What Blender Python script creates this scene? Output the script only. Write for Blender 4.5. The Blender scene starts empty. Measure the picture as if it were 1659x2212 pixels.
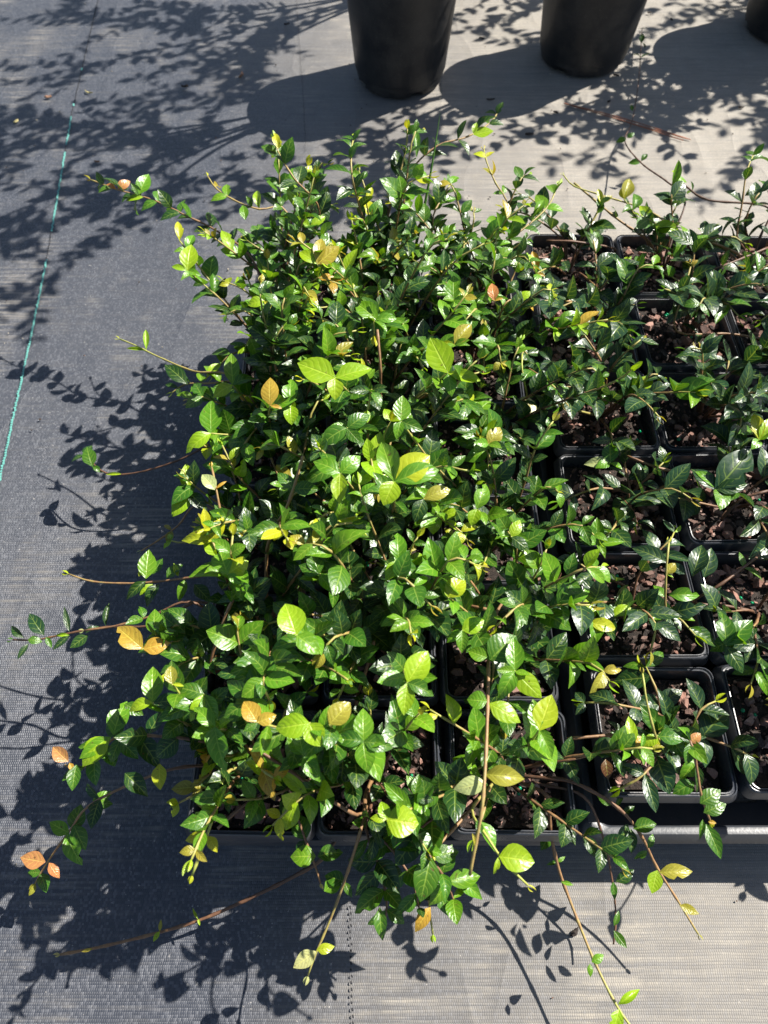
import bpy, math, random
import numpy as np
from mathutils import Vector, Matrix, noise

random.seed(11)
R = math.radians
sc = bpy.context.scene
C = sc.collection

# ---------------------------------------------------------------- camera, sky, sun, exposure
CAM_H, PITCH, FPX, IW, IH = 0.65, 60.0, 1534.0, 1659.0, 2212.0
cd = bpy.data.cameras.new('camera'); cam = bpy.data.objects.new('camera', cd); C.objects.link(cam)
cam.location = (0, 0, CAM_H); cam.rotation_euler = (R(90 - PITCH), 0, 0)
cd.sensor_fit = 'VERTICAL'; cd.sensor_height = 36.0; cd.lens = 36.0 * FPX / IH
cd.clip_start = 0.01; cd.clip_end = 500
cd.dof.use_dof = True; cd.dof.focus_distance = 0.56; cd.dof.aperture_fstop = 11
sc.camera = cam

SUN_EL, SUN_AZ = 46.0, 29.0          # azimuth measured from +X towards +Y
w = bpy.data.worlds.new('World'); sc.world = w; w.use_nodes = True
wn = w.node_tree.nodes; wl = w.node_tree.links
bg = wn['Background']; sky = wn.new('ShaderNodeTexSky'); sky.sky_type = 'NISHITA'; sky.sun_disc = False
sky.sun_elevation = R(SUN_EL); sky.sun_rotation = R(90 - SUN_AZ)
wl.new(sky.outputs[0], bg.inputs[0]); bg.inputs[1].default_value = 0.056
sd = bpy.data.lights.new('sun', 'SUN'); so = bpy.data.objects.new('sun', sd); C.objects.link(so)
sd.energy = 5.0; sd.angle = R(0.5); sd.color = (1.0, 0.95, 0.87)
SUN = Vector((math.cos(R(SUN_EL)) * math.cos(R(SUN_AZ)), math.cos(R(SUN_EL)) * math.sin(R(SUN_AZ)), math.sin(R(SUN_EL))))
so.location = SUN * 5; so.rotation_euler = SUN.to_track_quat('Z', 'Y').to_euler()
vs = sc.view_settings; vs.view_transform = 'Standard'; vs.look = 'None'; vs.gamma = 1; vs.exposure = 1.22; vs.use_curve_mapping = False
sc.cycles.max_bounces = 8; sc.cycles.transmission_bounces = 4; sc.cycles.transparent_max_bounces = 4

# ---------------------------------------------------------------- helpers
EYE = Vector((0, 0, CAM_H)); _p = R(PITCH)
FWD = Vector((0, math.cos(_p), -math.sin(_p))); UPV = Vector((0, math.sin(_p), math.cos(_p))); RGT = Vector((1, 0, 0))
def at(x, y, z=0.0):
    "world point at height z that the photograph shows at (x, y) of its 1659 x 2212 view"
    d = FWD + RGT * ((x - IW / 2) / FPX) + UPV * (-(y - IH / 2) / FPX)
    return EYE + d * ((z - CAM_H) / d.z)
U = random.uniform
def V(*a): return Vector(a)

def tag(o, label=None, cat=None, group=None, kind=None):
    if label: o['label'] = label
    if cat: o['category'] = cat
    if group: o['group'] = group
    if kind: o['kind'] = kind
    return o
def link(name, data, parent=None, mat=None):
    o = bpy.data.objects.new(name, data); C.objects.link(o)
    if parent is not None: o.parent = parent
    if mat is not None and data is not None and not data.materials: data.materials.append(mat)
    return o
def mesh(name, v, f, mat=None, smooth=True):
    m = bpy.data.meshes.new(name); m.from_pydata([tuple(q) for q in v], [], f); m.update()
    if smooth: m.shade_smooth()
    if mat: m.materials.append(mat)
    return m
def empty(name, loc):
    o = bpy.data.objects.new(name, None); C.objects.link(o); o.location = loc; o.empty_display_size = 0.02
    return o

# ---------------------------------------------------------------- materials
class NT:
    def __init__(s, name):
        s.m = bpy.data.materials.new(name); s.m.use_nodes = True
        s.n = s.m.node_tree.nodes; s.l = s.m.node_tree.links; s.b = s.n['Principled BSDF']; s.out = s.n['Material Output']
    def add(s, t, **k):
        n = s.n.new(t)
        for a, v in k.items(): setattr(n, a, v)
        return n
    def set(s, sock, v):
        if hasattr(v, 'links') or hasattr(v, 'is_linked'): s.l.new(v, sock)
        else: sock.default_value = v
    def math(s, op, a, b=0.0, c=None, clamp=False):
        n = s.add('ShaderNodeMath', operation=op); n.use_clamp = clamp
        s.set(n.inputs[0], a); s.set(n.inputs[1], b)
        if c is not None: s.set(n.inputs[2], c)
        return n.outputs[0]
    def mix(s, f, a, b, bt='MIX'):
        n = s.add('ShaderNodeMix', data_type='RGBA', blend_type=bt)
        s.set(n.inputs[0], f); s.set(n.inputs[6], a); s.set(n.inputs[7], b); return n.outputs[2]
    def noise(s, vec, scale, detail=3, rough=.55):
        n = s.add('ShaderNodeTexNoise'); n.inputs['Scale'].default_value = scale; n.inputs['Detail'].default_value = detail
        n.inputs['Roughness'].default_value = rough
        if vec is not None: s.l.new(vec, n.inputs['Vector'])
        return n.outputs['Fac']
    def ramp(s, f, pts):
        n = s.add('ShaderNodeValToRGB'); e = n.color_ramp.elements
        while len(e) < len(pts): e.new(.5)
        for q, (p, c) in zip(e, pts): q.position = p; q.color = c if len(c) == 4 else (*c, 1)
        s.l.new(f, n.inputs[0]); return n.outputs[0]
    def mapr(s, f, a, b, c=0., d=1.):
        n = s.add('ShaderNodeMapRange'); s.l.new(f, n.inputs[0])
        for i, v in enumerate((a, b, c, d)): n.inputs[i + 1].default_value = v
        return n.outputs[0]
    def scalev(s, vec, sc_):
        n = s.add('ShaderNodeVectorMath', operation='MULTIPLY'); s.l.new(vec, n.inputs[0]); n.inputs[1].default_value = sc_
        return n.outputs[0]
    def bump(s, h, strength, dist):
        n = s.add('ShaderNodeBump'); n.inputs['Strength'].default_value = strength; n.inputs['Distance'].default_value = dist
        s.l.new(h, n.inputs['Height']); s.l.new(n.outputs[0], s.b.inputs['Normal']); return n.outputs[0]

def mat_leaf():
    t = NT('leaf_blade')
    oi = t.add('ShaderNodeObjectInfo'); uv = t.add('ShaderNodeUVMap'); uv.uv_map = 'UVMap'
    sp = t.add('ShaderNodeSeparateXYZ'); t.l.new(uv.outputs[0], sp.inputs[0])
    u = t.math('ABSOLUTE', t.math('SUBTRACT', sp.outputs[0], .5)); v = sp.outputs[1]      # 0 .. .5 , 0 .. 1
    mid = t.mapr(u, .012, .045, 1, 0)
    geo = t.add('ShaderNodeTexCoord')
    wob = t.math('MULTIPLY', t.math('SUBTRACT', t.noise(geo.outputs['Object'], 4.0, 2), .5), .16)
    arch = t.math('ADD', t.math('SUBTRACT', t.math('SUBTRACT', v, t.math('MULTIPLY', u, .30)), t.math('MULTIPLY', t.math('MULTIPLY', u, u), .55)), wob)
    ph = t.math('MULTIPLY', arch, t.math('MULTIPLY', t.math('ADD', 4.6, t.math('MULTIPLY', oi.outputs['Random'], 2.2)), 6.2832))
    lat = t.math('SINE', ph)
    fade = t.mapr(u, .30, .46, 1, 0)
    vein = t.math('MULTIPLY', t.mapr(lat, .84, 1.0), fade)
    net = t.add('ShaderNodeTexVoronoi', feature='DISTANCE_TO_EDGE'); net.inputs['Scale'].default_value = 11; t.l.new(geo.outputs['Object'], net.inputs['Vector'])
    ve = t.math('MAXIMUM', mid, t.math('MAXIMUM', t.math('MULTIPLY', vein, .80), t.mapr(net.outputs['Distance'], 0, .06, .14, 0)))
    nz = t.noise(geo.outputs['Object'], 3.5, 3)
    base = t.mix(t.mapr(nz, .3, .7, 0, .45), oi.outputs['Color'], t.mix(1, oi.outputs['Color'], (.62, .72, .55, 1), 'MULTIPLY'))
    light = t.mix(.45, t.mix(1, oi.outputs['Color'], (1.7, 1.45, 1.5, 1), 'MULTIPLY'), (.34, .46, .07, 1))
    col = t.mix(t.math('MULTIPLY', ve, .85), base, light)
    # a few brown flecks on some leaves
    ws = t.add('ShaderNodeVectorMath', operation='ADD'); t.l.new(geo.outputs['Object'], ws.inputs[0]); t.l.new(oi.outputs['Location'], ws.inputs[1])
    fl = t.noise(ws.outputs[0], 5.5, 2)
    col = t.mix(t.math('MULTIPLY', t.mapr(fl, .69, .73), .75), col, (.10, .05, .02, 1))
    t.l.new(col, t.b.inputs['Base Color'])
    t.set(t.b.inputs['Roughness'], t.mapr(nz, .3, .7, .27, .42)); t.b.inputs['Specular IOR Level'].default_value = .5
    h = t.math('SUBTRACT', t.math('MULTIPLY', lat, -.20), t.math('MULTIPLY', mid, 1.0))
    bn = t.bump(t.math('ADD', h, t.math('MULTIPLY', t.noise(geo.outputs['Object'], 6, 2), 1.3)), .34, .0007)
    tr = t.add('ShaderNodeBsdfTranslucent'); t.l.new(t.mix(1, col, (1.5, 1.35, .6, 1), 'MULTIPLY'), tr.inputs[0]); t.l.new(bn, tr.inputs['Normal'])
    mx = t.add('ShaderNodeMixShader'); mx.inputs[0].default_value = .30
    t.l.new(t.b.outputs[0], mx.inputs[1]); t.l.new(tr.outputs[0], mx.inputs[2]); t.l.new(mx.outputs[0], t.out.inputs[0])
    return t.m
def mat_stem():
    t = NT('stem_bark')
    a = t.add('ShaderNodeAttribute'); a.attribute_name = 'age'
    tc = t.add('ShaderNodeTexCoord'); nz = t.noise(tc.outputs['Object'], 260, 3)
    f = t.math('ADD', a.outputs['Fac'], t.mapr(nz, .3, .7, -.10, .10))
    col = t.ramp(f, [(0, (.055, .030, .018)), (.35, (.13, .062, .032)), (.62, (.27, .155, .065)), (.85, (.30, .27, .07)), (1, (.34, .38, .07))])
    t.l.new(col, t.b.inputs['Base Color']); t.b.inputs['Roughness'].default_value = .55
    t.bump(nz, .4, .0008); return t.m
def mat_plastic(name, base, rough, dust):
    t = NT(name); tc = t.add('ShaderNodeTexCoord'); ge = t.add('ShaderNodeNewGeometry')
    n1 = t.noise(ge.outputs['Position'], 28, 5, .65); n2 = t.noise(ge.outputs['Position'], 420, 2)
    d = t.math('ADD', t.mapr(n1, .42, .75, 0, dust), t.mapr(n2, .62, .75, 0, dust * 1.2))
    t.l.new(t.mix(d, base, (.22, .19, .15, 1)), t.b.inputs['Base Color'])
    t.set(t.b.inputs['Roughness'], t.mapr(n1, .3, .7, rough, rough + .18)); t.bump(n2, .12, .0008); return t.m
def mat_cloth():
    t = NT('woven_ground_cloth'); ge = t.add('ShaderNodeNewGeometry'); P = ge.outputs['Position']
    sp = t.add('ShaderNodeSeparateXYZ'); t.l.new(P, sp.inputs[0]); x, y = sp.outputs[0], sp.outputs[1]
    wob = t.math('MULTIPLY', t.math('SUBTRACT', t.noise(P, 9, 2), .5), .004)
    yy = t.math('DIVIDE', t.math('ADD', y, wob), .0021); row = t.math('FLOOR', yy)
    rj = t.add('ShaderNodeTexWhiteNoise', noise_dimensions='1D'); t.l.new(row, rj.inputs['W'])
    xx = t.math('ADD', t.math('DIVIDE', t.math('ADD', x, wob), .0017), t.math('ADD', t.math('MULTIPLY', t.math('MODULO', row, 2.0), .5), t.math('MULTIPLY', rj.outputs['Value'], .5)))
    fx = t.math('ABSOLUTE', t.math('SUBTRACT', t.math('FRACT', xx), .5)); fy = t.math('ABSOLUTE', t.math('SUBTRACT', t.math('FRACT', yy), .5))
    tape = t.math('MULTIPLY', t.mapr(fx, .30, .50, 1, .15), t.mapr(fy, .26, .50, 1, .45))        # 1 on a raised tape, 0 in the joint
    cell = t.add('ShaderNodeTexWhiteNoise', noise_dimensions='2D'); cb = t.add('ShaderNodeCombineXYZ')
    t.l.new(t.math('FLOOR', xx), cb.inputs[0]); t.l.new(row, cb.inputs[1]); t.l.new(cb.outputs[0], cell.inputs['Vector'])
    # dust settles more and more to the right, in streaks along the tapes
    big = t.noise(P, 3.2, 4); streak = t.noise(t.scalev(P, (14, 260, 1)), 1, 3, .6); streak2 = t.noise(t.scalev(P, (3, 60, 1)), 1, 3, .6)
    xb = t.math('ADD', x, t.math('MULTIPLY', t.math('SUBTRACT', big, .5), .30))
    dirty = t.mapr(t.math('ADD', xb, t.math('MULTIPLY', y, .13)), -.14, .40, 0, 1)
    blot = t.math('MULTIPLY', t.mapr(t.noise(t.scalev(P, (1.0, .55, 1)), 9, 5, .65), .50, .75, 0, .9), t.mapr(streak, .40, .66, .05, .9))
    d = t.math('ADD', dirty, blot, clamp=True)
    d = t.math('MULTIPLY', d, t.mapr(t.math('ADD', t.math('MULTIPLY', streak, .6), t.math('MULTIPLY', streak2, .4)), .36, .60, .68, 1.05))
    d = t.math('ADD', d, t.mapr(streak, .54, .76, 0, .15), clamp=True)
    cv = t.math('POWER', cell.outputs['Value'], 3.0)
    dark = t.mix(t.math('MULTIPLY', cv, 1.0), (.042, .047, .060, 1), (.100, .105, .120, 1))
    dust = t.mix(t.noise(P, 40, 4), (.285, .255, .21, 1), (.375, .345, .295, 1))
    c1 = t.mix(t.math('MULTIPLY', d, t.math('SUBTRACT', .95, t.math('MULTIPLY', cell.outputs['Value'], .22))), dark, dust)
    c2 = t.mix(t.mapr(tape, 0, .8, .30, 0), c1, (.03, .03, .033, 1))
    speck = t.noise(P, 330, 1)
    c3 = t.mix(t.mapr(speck, .75, .785, 0, .45), c2, (.45, .42, .38, 1))
    t.l.new(c3, t.b.inputs['Base Color'])
    t.set(t.b.inputs['Roughness'], t.mapr(d, 0, 1, .42, .8)); t.b.inputs['Specular IOR Level'].default_value = .4
    wr = t.math('ADD', t.noise(t.scalev(P, (1, .6, 1)), 7, 3), t.math('MULTIPLY', t.math('POWER', t.math('SUBTRACT', 1.0, t.math('ABSOLUTE', t.math('SUBTRACT', t.math('MULTIPLY', t.noise(t.scalev(P, (2.2, .8, 1)), 3.0, 2), 2.0), 1.0))), 14.0), .16))
    t.bump(t.math('ADD', t.math('MULTIPLY', tape, .00036), t.math('MULTIPLY', wr, .009)), .75, 1.0)
    return t.m
def mat_chip(attr):
    t = NT('bark_' + attr); tc = t.add('ShaderNodeTexCoord')
    if attr == 'object': src = t.add('ShaderNodeObjectInfo').outputs['Color']
    else: a = t.add('ShaderNodeAttribute'); a.attribute_name = 'Col'; src = a.outputs['Color']
    g = t.add('ShaderNodeNewGeometry'); n = t.noise(t.scalev(g.outputs['Position'], (1, .35, 1)), 900, 3, .7)
    t.l.new(t.mix(t.mapr(n, .35, .65, 0, .6), src, t.mix(1, src, (.55, .50, .48, 1), 'MULTIPLY')), t.b.inputs['Base Color'])
    t.b.inputs['Roughness'].default_value = .85; t.bump(n, .7, .0012); return t.m
def mat_soil():
    t = NT('potting_soil'); g = t.add('ShaderNodeNewGeometry'); n = t.noise(g.outputs['Position'], 320, 5, .7)
    t.l.new(t.ramp(n, [(.3, (.008, .006, .005)), (.55, (.03, .021, .016)), (.75, (.07, .045, .033))]), t.b.inputs['Base Color'])
    t.b.inputs['Roughness'].default_value = .95; t.bump(n, 1, .003); return t.m
def mat_plain(name, col, rough, nscale=200, var=.5):
    t = NT(name); g = t.add('ShaderNodeNewGeometry'); n = t.noise(g.outputs['Position'], nscale, 3)
    t.l.new(t.mix(t.mapr(n, .3, .7, 0, var), (*col, 1), (*[c * .5 for c in col], 1)), t.b.inputs['Base Color'])
    t.b.inputs['Roughness'].default_value = rough; t.bump(n, .3, .0006); return t.m

M_LEAF, M_STEM, M_CLOTH, M_SOIL = mat_leaf(), mat_stem(), mat_cloth(), mat_soil()
M_POT = mat_plastic('black_pot_plastic', (.036, .040, .049, 1), .22, .16)
M_TRAY = mat_plastic('black_tray_plastic', (.036, .040, .048, 1), .30, .18)
M_BIG = mat_plastic('matt_black_bucket', (.010, .011, .013, 1), .36, .13)
M_CHIP, M_FINE = mat_chip('object'), mat_chip('fine')
M_BEAD = mat_plain('green_fertiliser', (.0, .22, .09), .25, 500, .3)
M_TEAL = mat_plain('teal_thread', (.13, .40, .35), .6, 900, .6)
M_BLACKTHREAD = mat_plain('black_thread', (.015, .015, .018), .7)
M_NEEDLE = mat_plain('dry_pine_needle', (.34, .13, .065), .5)
M_TWIG = mat_plain('dry_litter', (.24, .13, .08), .85)
M_TWIGD = mat_plain('dark_litter', (.035, .025, .02), .9)
M_PALE = mat_plain('pale_litter', (.45, .38, .16), .6)
M_SHRUB = mat_plain('shrub_leaf', (.04, .10, .025), .4)

# ---------------------------------------------------------------- ground
def make_ground():
    xs = sorted(set([-40, -10, -3] + [round(-1.6 + .04 * i, 3) for i in range(81)] + [3, 10, 40]))
    ys = sorted(set([-40, -10, -2] + [round(-.6 + .04 * i, 3) for i in range(71)] + [4, 10, 40]))
    v = []
    for y in ys:
        for x in xs:
            k = 1.0 if abs(x) < 1.6 and -.6 < y < 2.2 else 0
            v.append((x, y, k * .0016 * (noise.noise(Vector((x * 3.1, y * 2.2, 0))) - .4)))
    n = len(xs)
    f = [(j * n + i, j * n + i + 1, (j + 1) * n + i + 1, (j + 1) * n + i) for j in range(len(ys) - 1) for i in range(n - 1)]
    g = link('ground', mesh('ground', v, f, M_CLOTH)); tag(g, 'dusty black woven weed cloth spread over the ground', 'ground', kind='structure')
    return g
ground = make_ground()

def stitches(name, pts, step, ln, wd, mat, keep=lambda s: True, zig=.0006):
    v, f = [], []; total = 0
    for a, b in zip(pts, pts[1:]):
        d = b - a; L = d.length; d.normalize(); s = V(-d.y, d.x, 0); k = 0.0
        while k < L:
            tot = total + k
            if keep(tot):
                c = a + d * k + s * U(-zig, zig); dd = (d + s * U(.15, .5)).normalized(); ss = V(-dd.y, dd.x, 0); l2 = ln * U(.8, 1.15); i = len(v)
                for e, z in ((-1, .0009), (-.5, .0018), (.5, .0018), (1, .0009)):
                    for q in (-1, 1): p = c + dd * (l2 / 2 * e) + ss * (wd / 2 * q * (1 if abs(e) < 1 else .5)); v.append((p.x, p.y, z))
                f += [(i + 2 * j, i + 2 * j + 2, i + 2 * j + 3, i + 2 * j + 1) for j in range(3)]
            k += step
        total += L
    o = link(name, mesh(name, v, f, mat), ground); o['kind'] = 'stuff'; o['label'] = {'marker_stitching': 'teal marker thread sewn through the weed cloth'}.get(name, 'black dotted seam in the weed cloth'); return o
line = [at(226, -60), at(205, 30), at(157, 240), at(100, 570), at(63, 750), at(0, 1040), at(-70, 1400), at(-130, 1800)]
gap = lambda s: (.33 < s < .338) or (.43 < s < .438) or (s > .465 and not (.54 < s < .555) and not (.735 < s < .79))
stitches('marker_stitching', line, .0035, .0033, .0026, M_TEAL, gap)
stitches('dark_seam', line, .0036, .0026, .0014, M_BLACKTHREAD, lambda s: not gap(s))
stitches('dark_seam', [at(757, 1960), at(762, 2260)], .0042, .0022, .0013, M_BLACKTHREAD)
stitches('dark_seam', [at(640, 0), at(657, 240), at(660, 330)], .006, .0028, .0009, M_BLACKTHREAD)

# ---------------------------------------------------------------- square pots and trays
def rsq(hx, hy, r, z, n=4):
    o = []
    for q, (sx, sy) in enumerate(((1, 1), (-1, 1), (-1, -1), (1, -1))):
        for k in range(n + 1):
            a = math.pi / 2 * (q + k / n); o.append((sx * (hx - r) + r * math.cos(a), sy * (hy - r) + r * math.sin(a), z))
    return o
def loops(ls, close_end=True, close_start=False):
    v = [p for l in ls for p in l]; n = len(ls[0]); f = []
    for i in range(len(ls) - 1):
        for k in range(n): f.append((i * n + k, i * n + (k + 1) % n, (i + 1) * n + (k + 1) % n, (i + 1) * n + k))
    if close_end: f.append(tuple(range((len(ls) - 1) * n, len(ls) * n)))
    if close_start: f.append(tuple(reversed(range(n))))
    return v, f
def flat_edges(m, deg=35):
    m.set_sharp_from_angle(angle=R(deg)); return m
POT_H = .086
def pot_mesh(h):
    pr = [(.034, 0, .008), (.0345, .001, .008), (h - .0062, POT_H - .0125, .0085), (h - .0058, POT_H - .0120, .009), (h - .0008, POT_H - .0118, .0085), (h, POT_H - .0110, .0085), (h - .0002, POT_H - .0095, .0085), (h - .0026, POT_H - .0022, .008),
          (h - .0031, POT_H - .0006, .0078), (h - .0038, POT_H - .0002, .0076), (h - .0042, POT_H - .0014, .0074), (h - .0051, POT_H - .0016, .0072), (h - .0055, POT_H, .0070), (h - .0062, POT_H - .0001, .0068), (h - .0066, POT_H - .0012, .0066),
          (h - .0070, POT_H - .012, .0064), (.036, .012, .007), (.0355, .010, .007)]
    v, f = loops([rsq(a, a, r, z) for a, z, r in pr], True, True)
    return flat_edges(mesh('nursery_pot', v, f, M_POT), 50)

CHIPCOL = [(.28, .155, .12), (.34, .20, .16), (.21, .105, .076), (.27, .14, .105), (.24, .13, .10), (.09, .052, .042), (.045, .03, .025), (.30, .20, .165), (.05, .036, .03), (.12, .07, .055), (.03, .022, .018)]
def chip_verts(rnd, L):
    "an irregular splinter: a ragged six-sided plate with a smaller, tilted top"
    w_, h_ = L * rnd.uniform(.42, .8), L * rnd.uniform(.20, .45); an = sorted(rnd.uniform(-.35, .35) + k * 1.047 for k in range(6)); rr = [rnd.uniform(.62, 1.1) for k in range(6)]
    tx, ty, sk = rnd.uniform(-.35, .35), rnd.uniform(-.5, .5), rnd.uniform(-.12, .12)
    lo = [Vector((math.cos(a) * r_ * L / 2, math.sin(a) * r_ * w_ / 2, -h_ / 2)) for a, r_ in zip(an, rr)]
    hi = [Vector((q.x * rnd.uniform(.6, .92) + sk * L, q.y * rnd.uniform(.6, .92), h_ / 2 * rnd.uniform(.7, 1.1) + tx * q.x * .5 + ty * q.y * .5)) for q in lo]
    return lo + hi
CHIPF = [tuple(range(5, -1, -1)), tuple(range(6, 12))] + [(k, (k + 1) % 6, 6 + (k + 1) % 6, 6 + k) for k in range(6)]
chip_meshes = []
_r = random.Random(5)
for k in range(12): chip_meshes.append(mesh('bark_chip', chip_verts(_r, 1.0), CHIPF, M_CHIP, False))
def fine_mesh(seed, half):
    r = random.Random(seed); v, f, cols = [], [], []
    for k in range(330):
        L = r.choice([.0025, .003, .004, .005]); a = Matrix.Rotation(r.uniform(0, 6.28), 4, 'Z') @ Matrix.Rotation(r.uniform(-.7, .7), 4, 'X') @ Matrix.Rotation(r.uniform(-.6, .6), 4, 'Y')
        p = Vector((r.uniform(-half, half), r.uniform(-half, half), r.uniform(-.0015, .0015))); i = len(v)
        v += [a @ q + p for q in chip_verts(r, L)]; f += [tuple(i + j for j in q) for q in CHIPF]; cols += [r.choice(CHIPCOL[2:] + [(.03, .02, .016), (.02, .015, .012)])] * 12
    m = mesh('fine_bark', v, f, M_FINE, False); a = m.color_attributes.new('Col', 'FLOAT_COLOR', 'POINT')
    a.data.foreach_set('color', [c for q in cols for c in (*q, 1.0)]); return m
def soil_mesh(seed, half):
    n = 14; v = []
    for j in range(n):
        for i in range(n):
            x, y = (-1 + 2 * i / (n - 1)) * half, (-1 + 2 * j / (n - 1)) * half
            v.append((x, y, .004 * noise.noise(Vector((x * 45, y * 45, seed * 7.1))) + U(-.0008, .0008)))
    return mesh('soil', v, [(j * n + i, j * n + i + 1, (j + 1) * n + i + 1, (j + 1) * n + i) for j in range(n - 1) for i in range(n - 1)], M_SOIL)
SOIL = [soil_mesh(k, .0388) for k in range(3)]; FINE = [fine_mesh(k, .0375) for k in range(3)]
def bead_mesh():
    v, f = loops([[(max(.02, math.cos(a)) * .5 * math.cos(b), max(.02, math.cos(a)) * .5 * math.sin(b), .5 * math.sin(a)) for b in [2 * math.pi * k / 8 for k in range(8)]] for a in [R(q) for q in (-85, -50, -15, 20, 55, 86)]], True, True)
    return mesh('fertiliser_bead', v, f, M_BEAD)
BEAD = bead_mesh()
ORD = ['first', 'second', 'third', 'fourth', 'fifth', 'sixth']
SOIL_Z = .072

def tray(name, x0, x1, y0, y1, h, fl, label):
    cx, cy, hx, hy = (x0 + x1) / 2, (y0 + y1) / 2, (x1 - x0) / 2, (y1 - y0) / 2
    pr = [(-.010, .003), (-.0095, .002), (-.004, h - .010), (fl - .0010, h - .0095), (fl, h - .0085), (fl - .0004, h - .0070), (.0012, h - .0012), (.0002, h), (-.0045, h), (-.0058, h - .001), (-.0065, h - .004), (-.012, .0045), (-.030, .0042), (-.030, .0028)]
    v, f = loops([rsq(hx + d, hy + d, .012, z, 5) for d, z in pr], False)
    n = len(pr); nb = len(rsq(1, 1, .1, 0, 5))
    def bar(xa, xb, ya, yb):
        i = len(v)
        for z in (.0026, .0040):
            v.extend([(xa, ya, z), (xb, ya, z), (xb, yb, z), (xa, yb, z)])
        f.extend([(i + 4, i + 5, i + 6, i + 7), (i, i + 3, i + 2, i + 1), (i, i + 1, i + 5, i + 4), (i + 1, i + 2, i + 6, i + 5), (i + 2, i + 3, i + 7, i + 6), (i + 3, i, i + 4, i + 7)])
    for k in range(1, 13):
        y = -hy + 2 * hy * k / 13; bar(-hx + .028, hx - .028, y - .006, y + .006)
    for k in range(1, 4):
        x = -hx + 2 * hx * k / 4; bar(x - .004, x + .004, -hy + .028, hy - .028)
    m = flat_edges(mesh('carry_tray', v, f, M_TRAY), 40)
    o = link('carry_tray', m); o.location = (cx, cy, 0); tag(o, label, 'tray'); return o
TX0, TP = -.147, .0965; TY0, TQ = .050, .098          # crowded tray
SX0, SP = .1625, .1055; SY0, SQ = .078, .1035          # sparse tray
tray('carry_tray', TX0 + .003, TX0 + 3 * TP + .004, TY0 + .004, TY0 + 6 * TQ + .004, .056, .003, 'low black carry tray under the crowded jasmine pots beside the green stitching')
tray('carry_tray', SX0 - .006, SX0 + 3 * SP + .006, SY0 - .020, SY0 + 6 * SQ + .006, .060, .006, 'low black carry tray with an empty strip before its sparse pots')

def place_pot(pm, c, k, rot, label, group, chips, scale):
    o = link('nursery_pot', pm); o.location = c; o.rotation_euler = rot; tag(o, label, 'pot', group)
    s = link('soil', SOIL[k % 3], o); s.location = (0, 0, SOIL_Z); s.scale = (scale, scale, 1)
    q = link('fine_bark', FINE[(k + 1) % 3], s); q['kind'] = 'stuff'; q.location = (0, 0, .0015); q.rotation_euler.z = (k % 4) * math.pi / 2
    for i in range(chips):
        b = link('bark_chip', random.choice(chip_meshes), s); L = random.choice([.005, .0065, .008, .010, .012, .015])
        b.location = (U(-.035, .035), U(-.035, .035), U(.0035, .0065)); b.rotation_euler = (U(-.45, .45), U(-.45, .45), U(0, 6.28)); b.scale = (L, L, L)
        cc = random.choice(CHIPCOL); g = U(.75, 1.25); b.color = (*[q_ * g for q_ in cc], 1)
    for cl in range(random.choice([1, 1, 2, 2])):
        x, y = U(-.028, .028), U(-.030, .030)
        for i in range(random.choice([1, 2, 2, 3])):
            b = link('fertiliser_bead', BEAD, s); d = U(.0026, .0034); b.scale = (d, d, d); b.location = (x + U(-.006, .006), y + U(-.005, .005), .0055)
    return o
pmA, pmB = pot_mesh(.0478), pot_mesh(.0520)
pots = {}
CA = ['green-stitching side', 'middle', 'sparse-tray side']; CB = ['crowded-tray side', 'middle', 'outer']
k = 0
for tr_, (x0, p, y0, q, pm, cols, word, s) in enumerate(((TX0, TP, TY0, TQ, pmA, CA, 'crowded', 1.0), (SX0, SP, SY0, SQ, pmB, CB, 'sparse', 1.09))):
    for r_ in range(6):
        for c_ in range(3):
            c = V(x0 + p * (c_ + .5) + U(-.0006, .0006), y0 + q * (r_ + .5) + U(-.0006, .0006), .0050 + U(0, .005))
            chips = 88 if (tr_ == 1 or r_ < 2) else 16
            rot = (U(-.022, .022), U(-.022, .022), U(-.016, .016))
            place_pot(pm, c, k, rot, f'square black pot in {word} tray, {cols[c_]} column, {ORD[5 - r_]} from the big buckets', f'square pots in the {word} tray', chips, s)
            pots[(tr_, r_, c_)] = c; k += 1

# ---------------------------------------------------------------- leaves and stems
def leaf_mesh(seed, a, b, wr, fold, droop, twist, nib=None):
    r = random.Random(seed); nv, cols = 8, (-1, -.5, 0, .5, 1); v, uvs = [], []
    peak = max((t / 100) ** a * (1 - t / 100) ** b for t in range(1, 100))
    for j in range(nv + 1):
        t = j / nv; yy = t
        w_ = .5 * wr * ((max(t - .06, 0) / .94) ** a * (1 - (max(t - .06, 0) / .94)) ** b) / peak if .06 < t < 1 else .012
        if j == nv: w_ = .006
        wav = .05 * wr * math.sin(t * 9 + seed)
        for u in cols:
            x = u * w_ * (nib[2] if nib and nib[0] == j and u * nib[1] > .6 else 1); z = fold * abs(x) + droop * (t * (1 - t) * 1.1 - .45 * t * t) + wav * (abs(u) ** 2) * (.5 if u > 0 else -.35) * math.sin(t * math.pi) + twist * x * t
            v.append((x, yy - .05 * abs(u) * w_, z)); uvs.append((.5 + .5 * u, t))
    f = [(j * 5 + i, j * 5 + i + 1, (j + 1) * 5 + i + 1, (j + 1) * 5 + i) for j in range(nv) for i in range(4)]
    m = mesh('leaf', v, f, M_LEAF); l = m.uv_layers.new(name='UVMap')
    for lp in m.loops: l.data[lp.index].uv = uvs[lp.vertex_index]
    return m
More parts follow.
